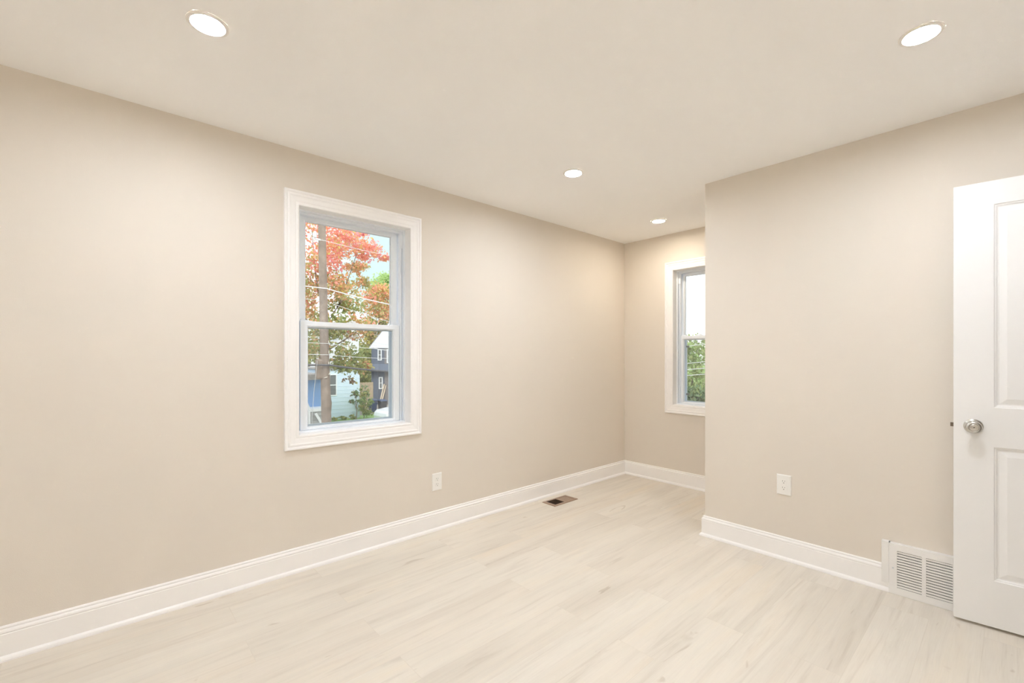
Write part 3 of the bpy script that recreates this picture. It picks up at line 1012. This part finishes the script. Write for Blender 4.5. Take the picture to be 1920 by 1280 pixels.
# dark house
dh = tag(empty('dark_house', (18.2, 37.0, G), math.radians(-26)), 'dark slate house with a white gable at the right of the lower pane', 'house')
boxes('wall', M['slate'], dh, [((-1.05, 0, 0), (0.05, 6, 4.95))])
bm = bmesh.new()
box(bm, (0.05, -0.05, 0), (6.4, 6, 4.95))
obj('side_wall', bm, M['taupe'], dh)
bm = bmesh.new()
pr = [(-1.25, 4.93), (6.55, 4.93), (2.65, 10.0)]
a = [bm.verts.new((x, -0.12, z)) for x, z in pr]
b = [bm.verts.new((x, 0.3, z)) for x, z in pr]
bm.faces.new(a)
bm.faces.new(b[::-1])
for k in range(3):
    bm.faces.new((a[k], a[(k + 1) % 3], b[(k + 1) % 3], b[k]))
obj('gable', bm, M['white_siding'], dh)
bm = bmesh.new()
for s in (0, 1):
    p, q = (pr[0], pr[2]) if s == 0 else (pr[1], pr[2])
    a = [bm.verts.new(c) for c in ((p[0], -0.05, p[1]), (q[0], -0.05, q[1]), (q[0], 6.0, q[1]), (p[0], 6.0, p[1]))]
    b = [bm.verts.new((v.co.x, v.co.y, v.co.z + 0.12)) for v in a]
    bm.faces.new(a)
    bm.faces.new(b[::-1])
    for k in range(4):
        bm.faces.new((a[k], a[(k + 1) % 4], b[(k + 1) % 4], b[k]))
obj('roof', bm, M['grey_roof'], dh)
bm = bmesh.new()
v = [bm.verts.new(c) for c in ((-1.15, -0.02, 3.55), (6.3, -0.06, 3.55), (6.3, -0.7, 3.0), (-1.15, -0.7, 3.0),
                               (-1.15, -0.02, 2.9), (6.3, -0.06, 2.9), (6.3, -0.7, 2.92), (-1.15, -0.7, 2.92))]
for f in ((0, 1, 2, 3), (4, 7, 6, 5), (0, 3, 7, 4), (1, 5, 6, 2), (3, 2, 6, 7), (0, 4, 5, 1)):
    bm.faces.new([v[i] for i in f])
obj('porch_roof', bm, M['slate'], dh)
house_window(dh, -0.36, 0, 3.85, 0.34, 0.98, 0.08)
house_window(dh, 0.46, -0.05, 3.62, 0.46, 1.22, 0.10)
house_window(dh, -0.27, 0, 1.35, 0.34, 1.05, 0.09)

# fence, bins, boards, car
fe = tag(empty('wood_fence', (15.6, 35.0, G)), 'tall tan board fence between the pale house and the dark house', 'fence')
bm = bmesh.new()
for k in range(11):
    x = -0.75 + k * 0.13
    box(bm, (x, 0, 0.03), (x + 0.122, 0.025, 2.12 - 0.02 * (k % 2)))
obj('boards', bm, M['fence'], fe)
for z in (0.5, 1.6):
    boxes('rail', M['fence'], fe, [((-0.75, 0.026, z), (0.7, 0.07, z + 0.1))])

def wheelie(x, y, body, label):
    r = tag(empty('wheeled_bin', (x, y, G)), label, 'bin', 'wheeled bins by the dark house')
    bm = bmesh.new()
    lo = [bm.verts.new(c) for c in ((-0.19, -0.2, 0.06), (0.19, -0.2, 0.06), (0.19, 0.2, 0.06), (-0.19, 0.2, 0.06))]
    hi = [bm.verts.new(c) for c in ((-0.25, -0.29, 0.88), (0.25, -0.29, 0.88), (0.25, 0.29, 0.92), (-0.25, 0.29, 0.92))]
    bm.faces.new(lo[::-1])
    bm.faces.new(hi)
    for k in range(4):
        bm.faces.new((lo[k], lo[(k + 1) % 4], hi[(k + 1) % 4], hi[k]))
    obj('body', bm, body, r)
    bm = bmesh.new()
    lo = [bm.verts.new(c) for c in ((-0.27, -0.33, 0.89), (0.27, -0.33, 0.89), (0.27, 0.31, 0.93), (-0.27, 0.31, 0.93))]
    hi = [bm.verts.new(c) for c in ((-0.23, -0.27, 0.96), (0.23, -0.27, 0.96), (0.23, 0.27, 1.0), (-0.23, 0.27, 1.0))]
    bm.faces.new(lo[::-1])
    bm.faces.new(hi)
    for k in range(4):
        bm.faces.new((lo[k], lo[(k + 1) % 4], hi[(k + 1) % 4], hi[k]))
    obj('lid', bm, M['bin_blue'], r)
    for s in (-1, 1):
        bm = bmesh.new()
        lathe(bm, [(0.09, 0), (0.09, 0.05)], 'x', 16, (s * 0.22 - 0.025, 0.2, 0.09))
        obj('wheel', bm, M['tyre'], r)
    return r
wheelie(14.98, 32.3, M['bin_blue'], 'dark blue wheeled bin, left of the two beside the dark house')
wheelie(15.42, 31.6, M['bin_black'], 'black wheeled bin with a blue lid, right of the two beside the dark house')
for k, lab in enumerate(('pale timber board leaning on the dark house, left of the two', 'pale timber board leaning on the dark house, right of the two')):
    bm = bmesh.new()
    beam(bm, (17.2 + 0.16 * k, 35.9, G), (18.15 + 0.16 * k, 36.85, -1.22 - 0.1 * k), 0.10, 0.04)
    tag(obj('timber_board', bm, M['timber']), lab, 'board', 'boards leaning on the dark house')

car = tag(empty('parked_car', (14.6, 26.0, G)), 'white parked car at the lower right corner of the large window', 'car')
bm = bmesh.new()
side = [(-2.05, 0.30), (-2.10, 0.55), (-2.05, 0.74), (-1.90, 0.88), (-1.10, 1.00), (-0.35, 1.42), (0.1, 1.48), (0.9, 1.44), (1.7, 1.05), (2.05, 0.95), (2.10, 0.5), (2.02, 0.28),
        (1.72, 0.28), (1.62, 0.55), (1.35, 0.66), (1.08, 0.55), (0.98, 0.28), (-1.02, 0.28), (-1.12, 0.55), (-1.38, 0.66), (-1.65, 0.55), (-1.75, 0.28)]
rows = []
for y, k in ((-0.86, 0.97), (-0.80, 1.0), (0.80, 1.0), (0.86, 0.97)):
    inset = 0.06 if abs(y) > 0.82 else 0
    rows.append([bm.verts.new((x * (1 - inset * 0.2), y * (1.0 if z < 1.02 else 0.86), 0.28 + (z - 0.28) * (k if z > 0.9 else 1))) for x, z in side])
for a, b in zip(rows, rows[1:]):
    for j in range(len(side)):
        jj = (j + 1) % len(side)
        bm.faces.new((a[j], a[jj], b[jj], b[j]))
bm.faces.new(rows[0])
bm.faces.new(rows[-1][::-1])
obj('body', bm, M['car'], car)
for s in (-1, 1):
    bm = bmesh.new()
    q = [(-0.92, 1.03), (-0.36, 1.36), (0.85, 1.37), (1.35, 1.08)]
    a = [bm.verts.new((x, s * (0.85 if z < 1.1 else 0.755), z)) for x, z in q]
    b = [bm.verts.new((x, s * (0.80 if z < 1.1 else 0.71), z)) for x, z in q]
    bm.faces.new(a)
    bm.faces.new(b[::-1])
    for k in range(4):
        bm.faces.new((a[k], a[(k + 1) % 4], b[(k + 1) % 4], b[k]))
    obj('side_glass', bm, M['car_glass'], car)
bm = bmesh.new()
q = [(-1.04, -0.68, 1.045), (-0.42, -0.60, 1.395), (-0.42, 0.60, 1.395), (-1.04, 0.68, 1.045)]
a = [bm.verts.new((x - 0.012, y, z + 0.018)) for x, y, z in q]
b = [bm.verts.new((x + 0.02, y, z - 0.03)) for x, y, z in q]
bm.faces.new(a)
bm.faces.new(b[::-1])
for k in range(4):
    bm.faces.new((a[k], a[(k + 1) % 4], b[(k + 1) % 4], b[k]))
obj('windscreen', bm, M['car_glass'], car)
for x in (-1.38, 1.35):
    for s in (-1, 1):
        bm = bmesh.new()
        lathe(bm, [(0.10, -0.02), (0.20, -0.02), (0.30, 0.0), (0.30, 0.17), (0.1, 0.17)], 'y', 24, (x, s * 0.76 - 0.085, 0.30))
        obj('wheel', bm, M['tyre'], car)

# garden plants
tree('young_tree', (12.3, 29.0, G), (1.7, 0.035, 0.015), [([(0, 0, 0.9), (0.2, 0, 1.4), (0.3, 0, 1.9)], 0.015, 0.006), ([(0, 0, 0.8), (-0.2, 0, 1.3)], 0.014, 0.006)],
     [(0, 0, 1.75, 0.30, 0.35, 90, {'deep': 2, 'green': 1, 'bronze': 1}), (-0.2, 0, 1.3, 0.25, 0.2, 50, {'deep': 2, 'bronze': 1}), (0.2, 0, 1.25, 0.25, 0.25, 50, {'deep': 1, 'green': 1})],
     0.13, 'slender young tree with dark leaves before the pale house wall')
tree('leafy_shrub', (13.0, 29.4, G), (1.2, 0.03, 0.015), [([(0, 0, 0.5), (0.2, 0, 1.3), (0.25, 0, 2.0)], 0.015, 0.006)],
     [(0, 0, 1.9, 0.32, 0.5, 120, {'olive': 2, 'deep': 1}), (0.2, 0, 1.2, 0.38, 0.5, 150, {'green': 2, 'deep': 1}), (0.0, 0, 0.6, 0.4, 0.4, 130, {'green': 1, 'olive': 1}), (0.35, 0, 0.35, 0.4, 0.25, 90, {'green': 1})],
     0.13, 'tall loose green shrub at the corner of the pale house', 'shrub')
for k, lab in enumerate(('low green plant under the pale house wall, left of the row', 'low green plant in the middle of the row under the pale wall', 'low green plant under the pale house wall, right of the row')):
    r = tag(empty('low_plant', (11.05 + 0.62 * k, 29.5, G + 0.04)), lab, 'plant', 'low plants under the pale house wall')
    foliage(r, [(0, 0, 0.14, 0.27, 0.14, 90, {'green': 2, 'olive': 1, 'gold': 1})], 0.11)

# trees and wires seen through the nook window
for i, (x, y, h, w, cols, lab) in enumerate([
        (28.5, 14.0, 5.5, 1.5, {'green': 3, 'bright': 1.2}, 'green tree seen through the nook window, nearer of the tall pair'),
        (35.0, 18.4, 6.0, 1.5, {'green': 2, 'olive': 1, 'bright': 0.8}, 'green tree seen through the nook window, farther of the tall pair'),
        (23.6, 11.5, 2.6, 1.15, {'deep': 3, 'green': 1.5}, 'darker bushy tree at the foot of the nook window view')]):
    tree('green_tree', (x, y, G), (h * 0.55, 0.14, 0.07), [],
         [(0, 0, h * 0.93, w * 0.55, h * 0.12, 160, cols), (0, 0, h * 0.78, w * 0.9, h * 0.17, 480, cols), (-0.3 * w, 0.5 * w, h * 0.55, w, h * 0.2, 520, cols),
          (0.2, -0.6 * w, h * 0.52, w, h * 0.2, 520, cols), (0, 0, h * 0.28, w * 1.1, h * 0.2, 560, cols)], 0.20, lab, 'tree', 'trees outside the nook window')
WG2 = 'wires outside the nook window'
for z, lab in ((1.545, 'highest thin pale wire outside the nook window'), (0.99, 'second thin pale wire down outside the nook window'),
               (0.79, 'third thin pale wire down outside the nook window'), (0.60, 'lowest thin pale wire outside the nook window')):
    bm = bmesh.new()
    tube(bm, [(14.0, 30.0, z + 1.2), (14.0, 16.0, z - 0.35), (14.0, 7.2, z), (14.0, 6.5, z + 0.07), (14.0, -6.0, z + 1.6)], 0.011, 6)
    tag(obj('pale_wire', bm, M['wire_light'], None, True), lab, 'wire', WG2)
